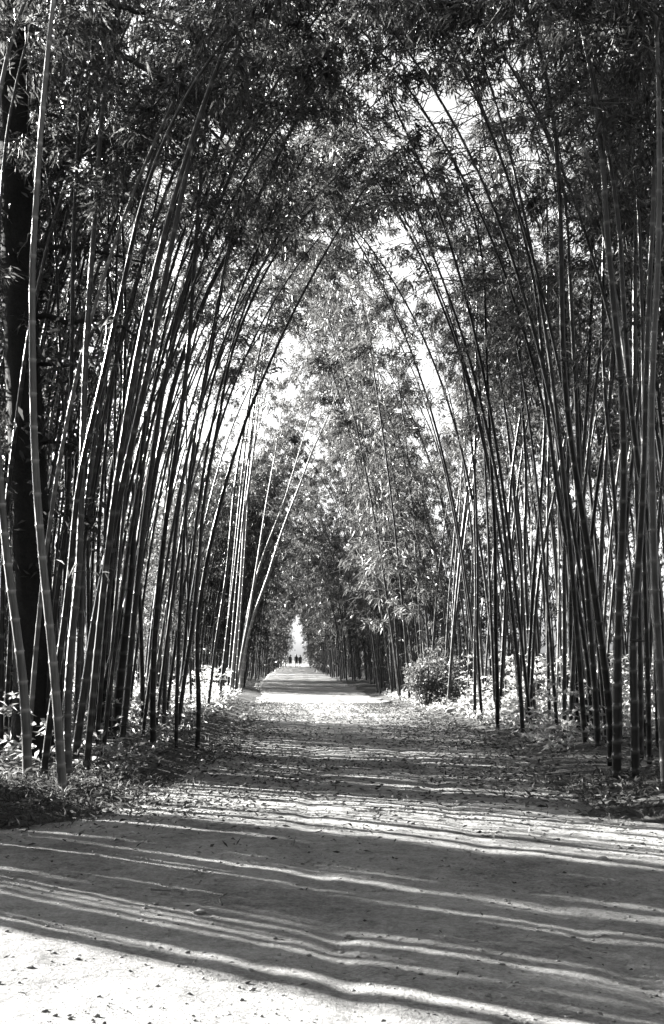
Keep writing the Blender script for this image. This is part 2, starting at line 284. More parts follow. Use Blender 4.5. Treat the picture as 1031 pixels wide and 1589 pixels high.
# ------------------------------------------------------------------ bamboo traced from the photograph: width px, tone, label, points from the root up
LG = 'bamboo culms of the front row left of the road'
RG = 'bamboo culms of the front row right of the road'
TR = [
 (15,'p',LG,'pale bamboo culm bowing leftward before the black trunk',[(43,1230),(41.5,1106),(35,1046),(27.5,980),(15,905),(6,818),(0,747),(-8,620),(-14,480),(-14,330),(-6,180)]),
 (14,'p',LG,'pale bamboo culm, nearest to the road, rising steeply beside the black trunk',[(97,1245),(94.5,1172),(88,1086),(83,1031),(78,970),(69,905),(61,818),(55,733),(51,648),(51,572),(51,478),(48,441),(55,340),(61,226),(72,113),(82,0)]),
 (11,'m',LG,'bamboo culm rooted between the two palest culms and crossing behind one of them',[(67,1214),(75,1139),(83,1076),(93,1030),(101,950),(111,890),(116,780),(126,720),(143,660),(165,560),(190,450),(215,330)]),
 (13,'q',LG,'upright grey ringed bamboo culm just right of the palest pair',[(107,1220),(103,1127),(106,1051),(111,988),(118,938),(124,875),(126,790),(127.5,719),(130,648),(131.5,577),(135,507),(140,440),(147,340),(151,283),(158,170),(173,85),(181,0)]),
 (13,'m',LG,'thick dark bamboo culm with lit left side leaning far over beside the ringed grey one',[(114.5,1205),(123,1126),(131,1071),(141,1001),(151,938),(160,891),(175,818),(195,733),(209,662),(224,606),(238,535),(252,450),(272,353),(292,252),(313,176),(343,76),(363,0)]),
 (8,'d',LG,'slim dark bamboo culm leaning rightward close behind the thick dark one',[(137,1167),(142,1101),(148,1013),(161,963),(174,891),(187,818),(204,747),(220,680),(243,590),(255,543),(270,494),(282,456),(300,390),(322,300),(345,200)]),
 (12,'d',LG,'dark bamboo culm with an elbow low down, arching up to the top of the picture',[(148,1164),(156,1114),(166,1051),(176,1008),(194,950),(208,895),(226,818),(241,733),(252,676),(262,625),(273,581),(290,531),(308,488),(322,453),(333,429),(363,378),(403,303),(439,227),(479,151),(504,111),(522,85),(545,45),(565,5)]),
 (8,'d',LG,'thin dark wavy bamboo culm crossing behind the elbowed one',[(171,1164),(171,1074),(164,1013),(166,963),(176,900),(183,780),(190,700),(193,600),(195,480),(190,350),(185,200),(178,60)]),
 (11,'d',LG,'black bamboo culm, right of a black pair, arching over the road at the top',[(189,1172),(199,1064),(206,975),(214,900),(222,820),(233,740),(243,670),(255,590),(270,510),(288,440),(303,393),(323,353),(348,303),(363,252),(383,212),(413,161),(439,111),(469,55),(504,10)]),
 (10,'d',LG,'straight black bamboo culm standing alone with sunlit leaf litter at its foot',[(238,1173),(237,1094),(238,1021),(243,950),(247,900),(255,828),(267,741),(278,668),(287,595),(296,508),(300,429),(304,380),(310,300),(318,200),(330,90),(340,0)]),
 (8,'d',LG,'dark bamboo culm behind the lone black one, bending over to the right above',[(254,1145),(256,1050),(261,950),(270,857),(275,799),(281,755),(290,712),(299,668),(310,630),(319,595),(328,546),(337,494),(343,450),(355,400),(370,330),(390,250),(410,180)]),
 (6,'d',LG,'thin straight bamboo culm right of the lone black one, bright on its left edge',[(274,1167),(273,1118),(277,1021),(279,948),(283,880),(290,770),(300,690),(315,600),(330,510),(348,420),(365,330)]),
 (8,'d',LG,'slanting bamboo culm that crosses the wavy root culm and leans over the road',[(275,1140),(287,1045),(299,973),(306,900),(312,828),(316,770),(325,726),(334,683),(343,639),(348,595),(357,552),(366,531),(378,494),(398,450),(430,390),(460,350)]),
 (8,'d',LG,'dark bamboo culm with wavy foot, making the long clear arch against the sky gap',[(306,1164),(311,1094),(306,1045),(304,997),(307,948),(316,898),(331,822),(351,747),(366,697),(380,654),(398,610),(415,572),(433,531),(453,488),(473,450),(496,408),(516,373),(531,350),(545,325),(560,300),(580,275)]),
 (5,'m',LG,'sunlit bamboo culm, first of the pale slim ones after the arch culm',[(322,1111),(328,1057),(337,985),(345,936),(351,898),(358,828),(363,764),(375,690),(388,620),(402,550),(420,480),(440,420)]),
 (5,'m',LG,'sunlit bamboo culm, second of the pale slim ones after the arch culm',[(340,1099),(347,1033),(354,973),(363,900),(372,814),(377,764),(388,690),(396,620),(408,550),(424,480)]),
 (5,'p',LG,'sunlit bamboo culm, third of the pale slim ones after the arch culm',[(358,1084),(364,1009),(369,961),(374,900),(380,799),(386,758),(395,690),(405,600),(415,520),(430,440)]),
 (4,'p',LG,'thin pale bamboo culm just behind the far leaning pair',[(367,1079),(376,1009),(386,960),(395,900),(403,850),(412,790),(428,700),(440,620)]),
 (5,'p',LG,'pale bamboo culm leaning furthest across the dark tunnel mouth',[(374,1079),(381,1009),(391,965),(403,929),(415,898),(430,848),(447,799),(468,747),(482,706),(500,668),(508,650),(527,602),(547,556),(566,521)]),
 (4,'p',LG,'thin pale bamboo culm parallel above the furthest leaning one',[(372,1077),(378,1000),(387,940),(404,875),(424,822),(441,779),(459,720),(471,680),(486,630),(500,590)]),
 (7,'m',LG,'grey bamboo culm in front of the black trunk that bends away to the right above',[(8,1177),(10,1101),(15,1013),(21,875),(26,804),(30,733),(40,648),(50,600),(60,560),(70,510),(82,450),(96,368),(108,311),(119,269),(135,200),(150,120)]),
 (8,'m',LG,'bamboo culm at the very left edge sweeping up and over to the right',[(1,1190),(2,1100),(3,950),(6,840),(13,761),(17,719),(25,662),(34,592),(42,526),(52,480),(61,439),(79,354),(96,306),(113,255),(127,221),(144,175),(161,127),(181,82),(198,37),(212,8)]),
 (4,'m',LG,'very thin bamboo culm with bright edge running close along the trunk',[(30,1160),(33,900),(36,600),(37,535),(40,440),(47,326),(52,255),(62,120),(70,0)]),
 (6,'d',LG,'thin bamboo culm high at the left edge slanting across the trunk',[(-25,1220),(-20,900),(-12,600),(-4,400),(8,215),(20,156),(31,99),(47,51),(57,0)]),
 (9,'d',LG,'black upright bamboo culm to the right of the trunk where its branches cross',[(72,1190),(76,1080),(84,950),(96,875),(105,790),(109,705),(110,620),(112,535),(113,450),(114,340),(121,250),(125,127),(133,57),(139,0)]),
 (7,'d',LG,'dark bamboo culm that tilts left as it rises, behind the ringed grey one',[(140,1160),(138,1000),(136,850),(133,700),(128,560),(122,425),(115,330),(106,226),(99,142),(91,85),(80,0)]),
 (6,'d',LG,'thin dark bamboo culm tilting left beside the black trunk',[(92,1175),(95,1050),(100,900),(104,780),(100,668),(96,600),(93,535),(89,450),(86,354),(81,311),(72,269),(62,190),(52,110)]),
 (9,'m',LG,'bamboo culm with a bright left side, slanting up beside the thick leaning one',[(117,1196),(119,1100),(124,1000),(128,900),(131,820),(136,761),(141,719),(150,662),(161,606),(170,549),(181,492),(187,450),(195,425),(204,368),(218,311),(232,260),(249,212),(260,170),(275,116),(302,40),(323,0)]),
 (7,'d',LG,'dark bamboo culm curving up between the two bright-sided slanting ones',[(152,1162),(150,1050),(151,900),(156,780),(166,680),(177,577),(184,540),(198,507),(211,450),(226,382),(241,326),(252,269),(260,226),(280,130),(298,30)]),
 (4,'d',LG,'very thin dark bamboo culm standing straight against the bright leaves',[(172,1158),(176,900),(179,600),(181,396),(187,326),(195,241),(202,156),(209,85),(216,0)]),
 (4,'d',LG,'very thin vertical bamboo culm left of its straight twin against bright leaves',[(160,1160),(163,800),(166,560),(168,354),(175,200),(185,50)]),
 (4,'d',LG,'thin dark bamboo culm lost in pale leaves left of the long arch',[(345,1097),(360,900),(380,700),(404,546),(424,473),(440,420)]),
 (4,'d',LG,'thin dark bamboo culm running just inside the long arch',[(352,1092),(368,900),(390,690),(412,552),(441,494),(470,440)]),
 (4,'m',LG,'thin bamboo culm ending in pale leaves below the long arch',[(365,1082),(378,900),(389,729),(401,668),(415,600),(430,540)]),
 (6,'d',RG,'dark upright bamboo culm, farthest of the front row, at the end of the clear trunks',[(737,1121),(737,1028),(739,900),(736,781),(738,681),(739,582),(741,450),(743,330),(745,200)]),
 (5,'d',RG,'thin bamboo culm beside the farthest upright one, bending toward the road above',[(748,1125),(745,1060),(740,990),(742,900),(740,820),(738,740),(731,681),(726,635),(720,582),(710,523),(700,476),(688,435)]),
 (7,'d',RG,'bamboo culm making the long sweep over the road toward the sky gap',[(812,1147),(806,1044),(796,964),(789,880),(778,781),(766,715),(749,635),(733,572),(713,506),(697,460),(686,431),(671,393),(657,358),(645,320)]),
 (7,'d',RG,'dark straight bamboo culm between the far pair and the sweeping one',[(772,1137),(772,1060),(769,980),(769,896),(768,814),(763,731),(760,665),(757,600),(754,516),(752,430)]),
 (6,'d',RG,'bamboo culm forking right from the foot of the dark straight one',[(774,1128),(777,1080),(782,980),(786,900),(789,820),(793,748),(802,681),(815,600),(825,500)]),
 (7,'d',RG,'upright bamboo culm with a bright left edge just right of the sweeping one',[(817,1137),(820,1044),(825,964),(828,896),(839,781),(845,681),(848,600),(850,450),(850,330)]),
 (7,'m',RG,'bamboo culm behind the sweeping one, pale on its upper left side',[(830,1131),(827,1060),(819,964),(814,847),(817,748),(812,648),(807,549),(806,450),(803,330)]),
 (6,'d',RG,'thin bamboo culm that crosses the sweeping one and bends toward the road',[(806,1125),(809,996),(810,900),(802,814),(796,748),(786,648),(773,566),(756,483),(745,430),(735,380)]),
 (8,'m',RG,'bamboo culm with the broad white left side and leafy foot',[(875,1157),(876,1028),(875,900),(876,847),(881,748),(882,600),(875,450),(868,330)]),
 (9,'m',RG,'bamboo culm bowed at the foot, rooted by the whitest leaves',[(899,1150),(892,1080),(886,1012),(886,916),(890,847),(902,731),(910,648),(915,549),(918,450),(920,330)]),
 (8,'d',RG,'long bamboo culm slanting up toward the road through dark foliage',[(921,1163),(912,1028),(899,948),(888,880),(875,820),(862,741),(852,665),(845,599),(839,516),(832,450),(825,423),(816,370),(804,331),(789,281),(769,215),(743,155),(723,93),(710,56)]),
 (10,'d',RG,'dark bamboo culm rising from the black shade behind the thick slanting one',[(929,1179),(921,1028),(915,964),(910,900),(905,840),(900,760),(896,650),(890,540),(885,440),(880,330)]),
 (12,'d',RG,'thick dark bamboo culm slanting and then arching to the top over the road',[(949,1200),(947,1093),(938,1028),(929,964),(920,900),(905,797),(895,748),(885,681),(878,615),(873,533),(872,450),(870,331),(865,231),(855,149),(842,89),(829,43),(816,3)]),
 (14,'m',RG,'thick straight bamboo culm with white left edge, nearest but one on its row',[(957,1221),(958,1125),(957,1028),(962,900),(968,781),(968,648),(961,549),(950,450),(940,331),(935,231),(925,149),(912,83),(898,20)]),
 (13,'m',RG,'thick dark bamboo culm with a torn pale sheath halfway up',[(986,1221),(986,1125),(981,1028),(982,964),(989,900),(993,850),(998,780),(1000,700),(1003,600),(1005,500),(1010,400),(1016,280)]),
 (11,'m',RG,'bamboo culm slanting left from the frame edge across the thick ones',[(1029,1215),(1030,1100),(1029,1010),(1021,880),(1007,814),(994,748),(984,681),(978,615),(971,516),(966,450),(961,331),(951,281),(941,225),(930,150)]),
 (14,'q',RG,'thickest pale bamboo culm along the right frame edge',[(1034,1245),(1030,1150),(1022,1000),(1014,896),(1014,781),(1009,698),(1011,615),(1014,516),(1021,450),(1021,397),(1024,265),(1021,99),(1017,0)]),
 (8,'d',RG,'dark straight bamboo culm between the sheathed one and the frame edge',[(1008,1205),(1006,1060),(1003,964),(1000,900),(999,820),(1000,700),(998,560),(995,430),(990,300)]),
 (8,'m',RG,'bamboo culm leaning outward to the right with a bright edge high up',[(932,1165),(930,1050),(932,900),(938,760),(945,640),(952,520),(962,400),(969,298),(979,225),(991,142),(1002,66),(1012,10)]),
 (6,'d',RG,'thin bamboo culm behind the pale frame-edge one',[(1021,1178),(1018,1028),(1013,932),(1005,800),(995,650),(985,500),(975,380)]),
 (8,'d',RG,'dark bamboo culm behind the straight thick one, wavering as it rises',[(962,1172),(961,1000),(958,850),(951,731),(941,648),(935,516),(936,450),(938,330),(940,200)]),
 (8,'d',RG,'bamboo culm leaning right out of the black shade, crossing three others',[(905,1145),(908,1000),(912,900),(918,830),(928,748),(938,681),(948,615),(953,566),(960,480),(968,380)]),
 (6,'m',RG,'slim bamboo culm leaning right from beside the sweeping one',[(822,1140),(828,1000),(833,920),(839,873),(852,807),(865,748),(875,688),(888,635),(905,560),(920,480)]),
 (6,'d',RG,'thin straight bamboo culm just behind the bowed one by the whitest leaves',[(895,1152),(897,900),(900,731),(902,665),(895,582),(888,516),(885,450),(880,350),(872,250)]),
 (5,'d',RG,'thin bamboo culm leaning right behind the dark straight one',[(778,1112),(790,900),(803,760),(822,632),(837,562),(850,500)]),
 (4,'p',RG,'thin pale bamboo culm rising out of the round shrub',[(664,1085),(660,1034),(650,913),(648,893),(636,753),(628,710),(620,684),(612,640)]),
 (3,'m',RG,'very thin pale bamboo culm just right of the round shrub',[(700,1098),(702,967),(706,884),(713,800),(716,740),(720,680)]),
 (3,'d',RG,'thin dark bamboo culm leaning over the road before the dark far hedge',[(594,1062),(581,976),(569,915),(556,862),(543,796),(530,750)]),
]
def extend(P, r, lean, tot):
    """The unseen tip: keeps going and bends over further until the culm is TOT metres long."""
    d = unit(P[-1]-P[-3]); L = cum(P)[-1]; ext = min(max(2.2, tot-L), 4.0) if tot > 0 else .9; n = max(4, int(ext/.35)); st = ext/n
    out = []; p = P[-1].copy()
    for k in range(n):
        d = unit(d+np.array([lean*.065, r.normal()*.03, -.025-.03*k/n])); p = p+d*st; out.append(p.copy())
    return np.vstack([P, out])
def bamboo_from(P, r0, tone, label, group, z0, r, nb, cl=10, nl=11, leafL=.165, bias=None, name='bamboo'):
    base = P[0].copy(); root = empty(name, base); tag(root, label, 'bamboo', group)
    Q_ = P-base
    V, Q, rg, sv = stem_geo(Q_, r0, .006, r, sides=10 if base[1] < 25 else 7)
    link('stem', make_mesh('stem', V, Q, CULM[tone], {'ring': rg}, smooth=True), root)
    c = cum(Q_); z = Q_[:, 2]; i = int(np.argmax(z > z0)) if (z > z0).any() else int(len(z)*.6)
    t0 = min(.88, c[i]/c[-1])
    acc = crown_geo(Q_, r, t0, nb, 1.35, cl, nl, leafL, leafL*.155, bias=bias)
    for _ in range(3):
        crown_geo(Q_, r, .12+.3*r.random(), 2, .45, 3, 6, .16, .024, acc=acc)
    link('crown', acc.mesh('crown', [M_TWIG, M_LEAF]), root)
    return root
for w, tone, grp, label, pts in TR:
    by = pts[0][1]; Y0 = depth(by)
    drift = rng.normal()*.06*(1 if Y0 < 30 else .5)
    P = []
    for k, (px, py) in enumerate(pts):
        f = (by-py)/1200.; Y = Y0*(1+drift*f)
        P.append(at(px, py, Y))
    P = np.array(P); P[0, 2] = height(P[0, 0], P[0, 1])-.06
    P = smooth_path(spline(P, .22), 4)
    left = grp == LG
    tot = 14.5+2.5*rng.random() if Y0 < 24 else 15.5+2.5*rng.random()
    P = extend(P, rng, 1 if left else -1, 0 if 'long clear arch' in label else tot)
    P = smooth_path(P, 2)
    r0 = w*Y0/F/2*.98
    z0 = (8.2 if left else 6.4)+1.0*rng.random() if Y0 < 25 else 7.2+rng.random()
    bamboo_from(P, r0, tone, label, grp, z0, rng, 28 if w > 5 else 22)

# a cut culm with a blunt top
P = spline(np.array([at(x, y, depth(1166)) for x, y in [(177.5,1166),(186,1064),(194,988),(203,900),(209,804),(221,691),(227,642)]]), .2)
P[0, 2] = height(P[0, 0], P[0, 1])-.05
root = tag(empty('bamboo', P[0]), 'cut bamboo culm with a blunt pale broken top and no leaves', 'bamboo', LG)
V, Q, rg, sv = stem_geo(P-P[0], .062, .03, rng, 10)
n_ = len(V)-1
link('stem', make_mesh('stem', V, Q, M_DARK, {'ring': rg}, smooth=True), root)
top = P[-1]-P[0]; a = np.arange(10)/10*2*math.pi
V = np.vstack([np.stack([.043*np.cos(a), .043*np.sin(a), 0*a-.05], -1), np.stack([.043*np.cos(a), .043*np.sin(a), .02+.03*np.sin(a*3)], -1), np.stack([.03*np.cos(a), .03*np.sin(a), 0*a+.01], -1), np.zeros((10, 3))])+top
j = np.arange(10); Q = np.vstack([np.stack([k*10+j, k*10+(j+1) % 10, k*10+10+(j+1) % 10, k*10+10+j], -1) for k in range(3)])
link('broken_top', make_mesh('broken_top', V, Q, M_PALE, {'ring': np.zeros(40)}), root)

# ------------------------------------------------------------------ repeats: prototypes of stem + crown, copied
def proto(r, H, r0, z0, nb, leafL, cl=7, nl=6, bend=1.0, fine=False, up=.55, blen=1.4):
    n = 14; t = np.linspace(0, 1, n)
    lean = (.05+.1*r.random())
    x = H*(lean*t+bend*.22*t**3.2); y = H*.03*np.sin(t*3+r.random()*6)*t; z = H*(t-.07*bend*t**4)
    P = np.stack([x, y, z], -1)
    P = smooth_path(spline(P, .3), 2)
    V, Q, rg, sv = stem_geo(P, r0, .006, r, sides=7, fine=fine)
    s = {k: make_mesh('stem', V, Q, m, {'ring': rg}, smooth=True) for k, m in CULM.items()}
    c = cum(P); t0 = c[int(np.argmax(P[:, 2] > z0))]/c[-1]
    cr = crown_geo(P, r, t0, nb, blen, cl, nl, leafL, leafL*.17, up=up).mesh('crown', [M_TWIG, M_LEAF])
    return s, cr
PR = [proto(rng, 12.5+3*rng.random(), .034+.012*rng.random(), 6+2*rng.random(), 38, .165, 11, 12, bend=.45) for _ in range(7)]
PN = [proto(rng, 12.5+3*rng.random(), .034+.012*rng.random(), 7.6+1.8*rng.random(), 30, .165, 11, 11, bend=1.25) for _ in range(8)]
PM = [proto(rng, 13.5+3*rng.random(), .036+.012*rng.random(), 4.2+1.5*rng.random(), 36, .2, 13, 9, blen=1.7) for _ in range(8)]
def plant(X, Y, yaw, pr, tone, label, group, sc=1.0):
    root = empty('bamboo', (X, Y, height(X, Y)-.05)); root.rotation_euler.z = yaw; root.scale = (sc,)*3
    tag(root, label, 'bamboo', group)
    s, c = pr; link('stem', s[tone], root); link('crown', c, root)
    return root
def scatter(n, fx, r, mind, taken):
    out = []; tries = 0
    while len(out) < n and tries < 20000:
        tries += 1
        X, Y = fx(r)
        if all((X-a)**2+(Y-b)**2 > mind**2 for a, b in taken):
            out.append((X, Y)); taken.append((X, Y))
    return out
taken = [(o.location.x, o.location.y) for o in bpy.data.objects if o.name.startswith('bamboo')]
tones = 'ddddmmp'
def fl(r):
    Y = 13+21*r.random(); X = -2.6-.02*(Y-13)-r.random()**1.3*(1.2+.24*Y)
    return (X, Y) if not (X < -2.9 and Y+.67*X < 12.6) else fl(r)
for X, Y in scatter(70, fl, rng, .28, taken):
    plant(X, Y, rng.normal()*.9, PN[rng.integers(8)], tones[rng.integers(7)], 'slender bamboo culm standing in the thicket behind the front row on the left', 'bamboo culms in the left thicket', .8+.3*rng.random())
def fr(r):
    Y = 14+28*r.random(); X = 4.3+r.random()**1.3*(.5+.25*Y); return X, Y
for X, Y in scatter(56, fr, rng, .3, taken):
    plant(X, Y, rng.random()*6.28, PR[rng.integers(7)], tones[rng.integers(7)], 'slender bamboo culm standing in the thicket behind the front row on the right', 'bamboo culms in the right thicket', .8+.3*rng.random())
PO = [proto(rng, 15+3*rng.random(), .032, 7+1.5*rng.random(), 56, .175, 13, 11, bend=1.65, blen=1.8) for _ in range(5)]
for side, Y in [(-1,15.5),(-1,18.6),(-1,21),(-1,23.5),(-1,26),(-1,17),(1,17.8),(1,20.5),(1,23.2),(1,26.5),(1,31),(-1,20),(1,16.2),(1,18.5),(1,21.8),(1,24.8),(1,28)]:
    X = (-2.5-rng.random()) if side < 0 else 4.5+rng.random()
    plant(X, Y, (0 if side < 0 else math.pi)+rng.normal()*.3, PO[rng.integers(5)], 'd', 'slender bamboo culm standing in the thicket behind the front row on the '+('left' if side < 0 else 'right'), 'bamboo culms in the '+('left' if side < 0 else 'right')+' thicket', .95+.2*rng.random())
def fml(r):
    Y = 50+22*r.random(); return -2.6-2.8*r.random()**1.2, Y
for X, Y in scatter(30, fml, rng, .5, taken):
    plant(X, Y, rng.normal()*.5, PM[rng.integers(8)], 'd', 'distant bamboo culm in the dark left wall of the avenue', 'bamboo culms in the far left row', .85+.2*rng.random())
def fmr(r):
    Y = 38+34*r.random(); return 3.5+3.5*r.random()**1.2, Y
PC = [proto(rng, 14.5+2.5*rng.random(), .03, 1.3+rng.random(), 60, .19, 13, 9, blen=1.6, bend=.55) for _ in range(4)]
def fmc(r):
    Y = 36.5+11*r.random(); return 3.3+1.6*r.random(), Y
for X, Y in scatter(18, fmc, rng, .5, taken):
    plant(X, Y, math.pi+rng.normal()*.6, PC[rng.integers(4)], 'd', 'distant bamboo culm in the right wall of the avenue beyond the shrub', 'bamboo culms in the far right row', 1.05+.25*rng.random())
for X, Y in scatter(34, fmr, rng, .5, taken):
    plant(X, Y, math.pi+rng.normal()*.5, PM[rng.integers(8)], 'd', 'distant bamboo culm in the right wall of the avenue beyond the shrub', 'bamboo culms in the far right row', .85+.2*rng.random())

# ------------------------------------------------------------------ the mass of bamboo beyond (uncountable), with unseen bamboo added round the camera: one object
acc = Acc()
def far_culm(acc, X, Y, H, side, z0, nb, leafL, bend=1., cl=5, nl=5, blen=1.9, r0=.045):
    if X < -3.4 and 5 < Y < 40 and 9.7 < Y+.67*X < 12.4 and (z0 < 4.5 or rng.random() < .6): return      # the opening the sun shines through on the palest culms
    n = 9; t = np.linspace(0, 1, n); ya = rng.normal()*.5
    x = H*(.06*t+bend*.24*t**3)
    P = np.stack([X+side*x*math.cos(ya), Y+x*math.sin(ya), H*(t-.07*t**4)], -1)
    P[0, 2] -= .1
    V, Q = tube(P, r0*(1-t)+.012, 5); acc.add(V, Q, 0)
    c = cum(P); t0 = np.interp(z0, P[:, 2], c)/c[-1]
    a2 = crown_geo(P, rng, t0, nb, blen, cl, nl, leafL, leafL*.19)
    for V, Q, m in zip(a2.V, a2.Q, a2.M): pass
    k = acc.n
    for V, Q, m in zip(a2.V, a2.Q, a2.M):
        acc.V.append(V); acc.Q.append(Q+k); acc.M.append(m+1 if len(m) else m); 
    acc.n = k+a2.n
for k in range(300):                                   # both walls of the avenue beyond 70 m
    Y = 70+100*rng.random()
    far_culm(acc, -2.3-4*rng.random()**1.3, Y, 10+4*rng.random(), 1, .4+2.5*rng.random(), 28, .27, 1.0, 8, 7, 1.7)
    far_culm(acc, 2.6+3*rng.random()**1.3, Y, 10+4*rng.random(), -1, .4+2.5*rng.random(), 26, .27, 1.0, 8, 7, 1.7)
for k in range(40):                                    # behind the left thicket
    Y = 52+28*rng.random()
    far_culm(acc, -6-17*rng.random(), Y, 9+7*rng.random(), 1 if rng.random() < .5 else -1, 1.0+2*rng.random(), 18, .36, .5)
for k in range(90):                                    # behind the right thicket
    Y = 44+30*rng.random()
    far_culm(acc, 8+16*rng.random(), Y, 9+8*rng.random(), 1 if rng.random() < .4 else -1, .8+2*rng.random(), 20, .36, .5)
for k in range(150):                                   # outer rows that keep the sun out of the far avenue
    Y = 52+120*rng.random()
    far_culm(acc, -6.5-8*rng.random(), Y+4, 13+4*rng.random(), 1, 1+3*rng.random(), 26, .42, .6, 6, 6, 2.2)
for k in range(14):                                    # closing in on the far mouth of the avenue
    sd = 1 if k % 2 else -1
    far_culm(acc, -sd*(1.55+1.2*rng.random())+.1, 158+14*rng.random(), 9+4*rng.random(), sd, .3+1.2*rng.random(), 26, .34, .5, 7, 7, 1.2)
for k in range(26):                                    # plumes hanging over the far road
    Y = 85+70*rng.random(); sd = 1 if rng.random() < .5 else -1
    far_culm(acc, (-2.6 if sd > 0 else 2.7), Y, 11+3*rng.random(), sd, 3.5+2*rng.random(), 30, .36, 1.9, 6, 6, 1.6)
for k in range(170):                                   # left of the frame: their stems throw the streaks on the foreground
    X = -4.9-7*rng.random()**1.3; c_ = 5.3+4.4*rng.random()**.8; Y = c_-.67*X
    far_culm(acc, X, Y, 8+5*rng.random(), 1 if rng.random() < .5 else -1, 2.6+3.6*rng.random(), 8, .16, .35, 5, 8, .9, .028)
for k in range(35):
    Y = 16+15*rng.random(); X = -3.6-.02*Y-6*rng.random()
    far_culm(acc, X, Y, 7+4*rng.random(), 1, 2.2+2*rng.random(), 18, .2, .4, 5, 7, 1.1)
for k in range(24):                                    # a few thin stems in that opening too
    X = -5-6*rng.random(); far_culm(acc, X, 9.9+2.4*rng.random()-.67*X, 9+4*rng.random(), 1, 6+2*rng.random(), 10, .16, .4, 6, 8, 1.1, .024)
for k in range(28):                                    # leafier stems among them, shading the middle of the road
    X = -4.8-6*rng.random(); Y = 12.8+13*rng.random()-.67*X
    far_culm(acc, X, Y, 9+4*rng.random(), 1 if rng.random() < .5 else -1, 2.4+2.5*rng.random(), 16, .18, .4, 7, 8, 1.2)
for k in range(60):                                    # bare stems behind the left thicket
    X = -4.5-6*rng.random(); Y = 11.5+15*rng.random()-.67*X
    far_culm(acc, X, Y, 10+4*rng.random(), 1 if rng.random() < .5 else -1, 5+2*rng.random(), 10, .2, .4, 6, 7, 1.2)
for k in range(60):                                    # tall crowns high over both thickets
    Y = 14+24*rng.random(); X = -4.2-7*rng.random()
    if k < 22: far_culm(acc, X, Y, 14+4*rng.random(), 1, 8.2+1.5*rng.random(), 22, .165, .7, 11, 11, 1.6)
    X = 5.6+.05*Y+8*rng.random()
    far_culm(acc, X-.8+2*rng.random(), Y+rng.random()*2, 13+4*rng.random(), -1, 6.5+2*rng.random(), 24, .165, .5, 11, 11, 1.6)
    far_culm(acc, X, Y, 13+4*rng.random(), -1, 5.5+1.5*rng.random(), 26, .165, .6, 11, 11, 1.6)
for k in range(50):                                    # deep in the left thicket
    Y = 17+15*rng.random(); X = -5-.02*Y-7*rng.random()
    far_culm(acc, X, Y, 9+5*rng.random(), 1, 5.2+2.5*rng.random(), 18, .24, .6, 7, 6, 1.5)
for k in range(150):                                    # left wall from 48 m on
    Y = 49+24*rng.random(); X = -3-4*rng.random()
    far_culm(acc, X, Y, 9+4*rng.random(), 1, .8+2*rng.random(), 34, .22, .7, 8, 8, 1.8)
for k in range(80):                                    # right wall, leafy down to the ground
    Y = 39+36*rng.random(); X = 3.9+5*rng.random()
    far_culm(acc, X, Y, 7+6*rng.random(), -1, .5+1.5*rng.random(), 34, .21, .5, 8, 8, 1.5)
for k in range(150):                                    # unseen bamboo added behind the camera to block sky fill
    far_culm(acc, -16+34*rng.random(), -8-18*rng.random(), 11+5*rng.random(), 1 if rng.random() < .5 else -1, 1+2*rng.random(), 26, .5, .6, 6, 5, 2.2)
for k in range(75):                                    # more unseen bamboo, added beside the camera to deepen the shade
    Y = -7+17*rng.random()
    far_culm(acc, 7.5+.1*Y+9*rng.random(), Y, 10+5*rng.random(), -1, .8+2*rng.random(), 26, .42, .5, 6, 6, 1.9)
    X = -6.5-9*rng.random(); Y = 1.0-.67*X-12*rng.random()
    far_culm(acc, X, Y, 10+5*rng.random(), 1, .8+2*rng.random(), 26, .42, .3, 6, 6, 1.7)
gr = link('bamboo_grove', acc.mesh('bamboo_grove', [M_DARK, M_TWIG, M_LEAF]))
tag(gr, 'dense mass of far bamboo closing the avenue into a dark tunnel', 'bamboo grove', kind='stuff')

# ------------------------------------------------------------------ the big dark tree at the left edge
YT = depth(1188)
tp = smooth_path(spline(np.array([at(x, y, YT) for x, y in [(58,1192),(56,1100),(53,1000),(46,800),(37,600),(29,400),(23,200),(16,0),(10,-160),(8,-300)]]), .3), 3)
tree = tag(empty('tree', tp[0]), 'big black tree trunk behind the pale culms, with bare branches reaching right', 'tree')
Q_ = tp-tp[0]; t = np.linspace(0, 1, len(Q_))
rad = .31*(1-.45*t)+.12*np.exp(-t*28)
V, Q = tube(Q_, rad, 16)
V = V.copy(); m_ = len(Q_)*16
V[:m_] += (unit(V[:m_]-np.repeat(Q_, 16, 0)))*(.03*vnoise(np.tile(np.arange(16), len(Q_))*.9, np.repeat(np.arange(len(Q_)), 16)*.5, 40))[:, None]*1.5
link('trunk', make_mesh('trunk', V, Q, M_BARK, smooth=True), tree)
BR = [([(61,490),(108,501),(150,495),(175,504),(198,512),(232,535)],.045), ([(60,684),(85,688),(105,682),(118,690)],.04), ([(66,790),(90,797),(122,801),(140,812)],.04),
      ([(58,566),(90,565),(127,572),(150,568)],.035), ([(30,40),(51,45),(93,74),(127,99),(164,116),(188,130)],.07), ([(60,-30),(99,14),(136,51),(170,74),(198,91),(243,116),(266,136),(292,171),(323,197),(353,232)],.06),
      ([(70,-40),(110,-15),(153,0),(192,11),(240,25),(277,40),(310,44)],.06), ([(45,376),(71,382),(141,390),(195,402),(225,408)],.045)]
leafP, leafD = [], []
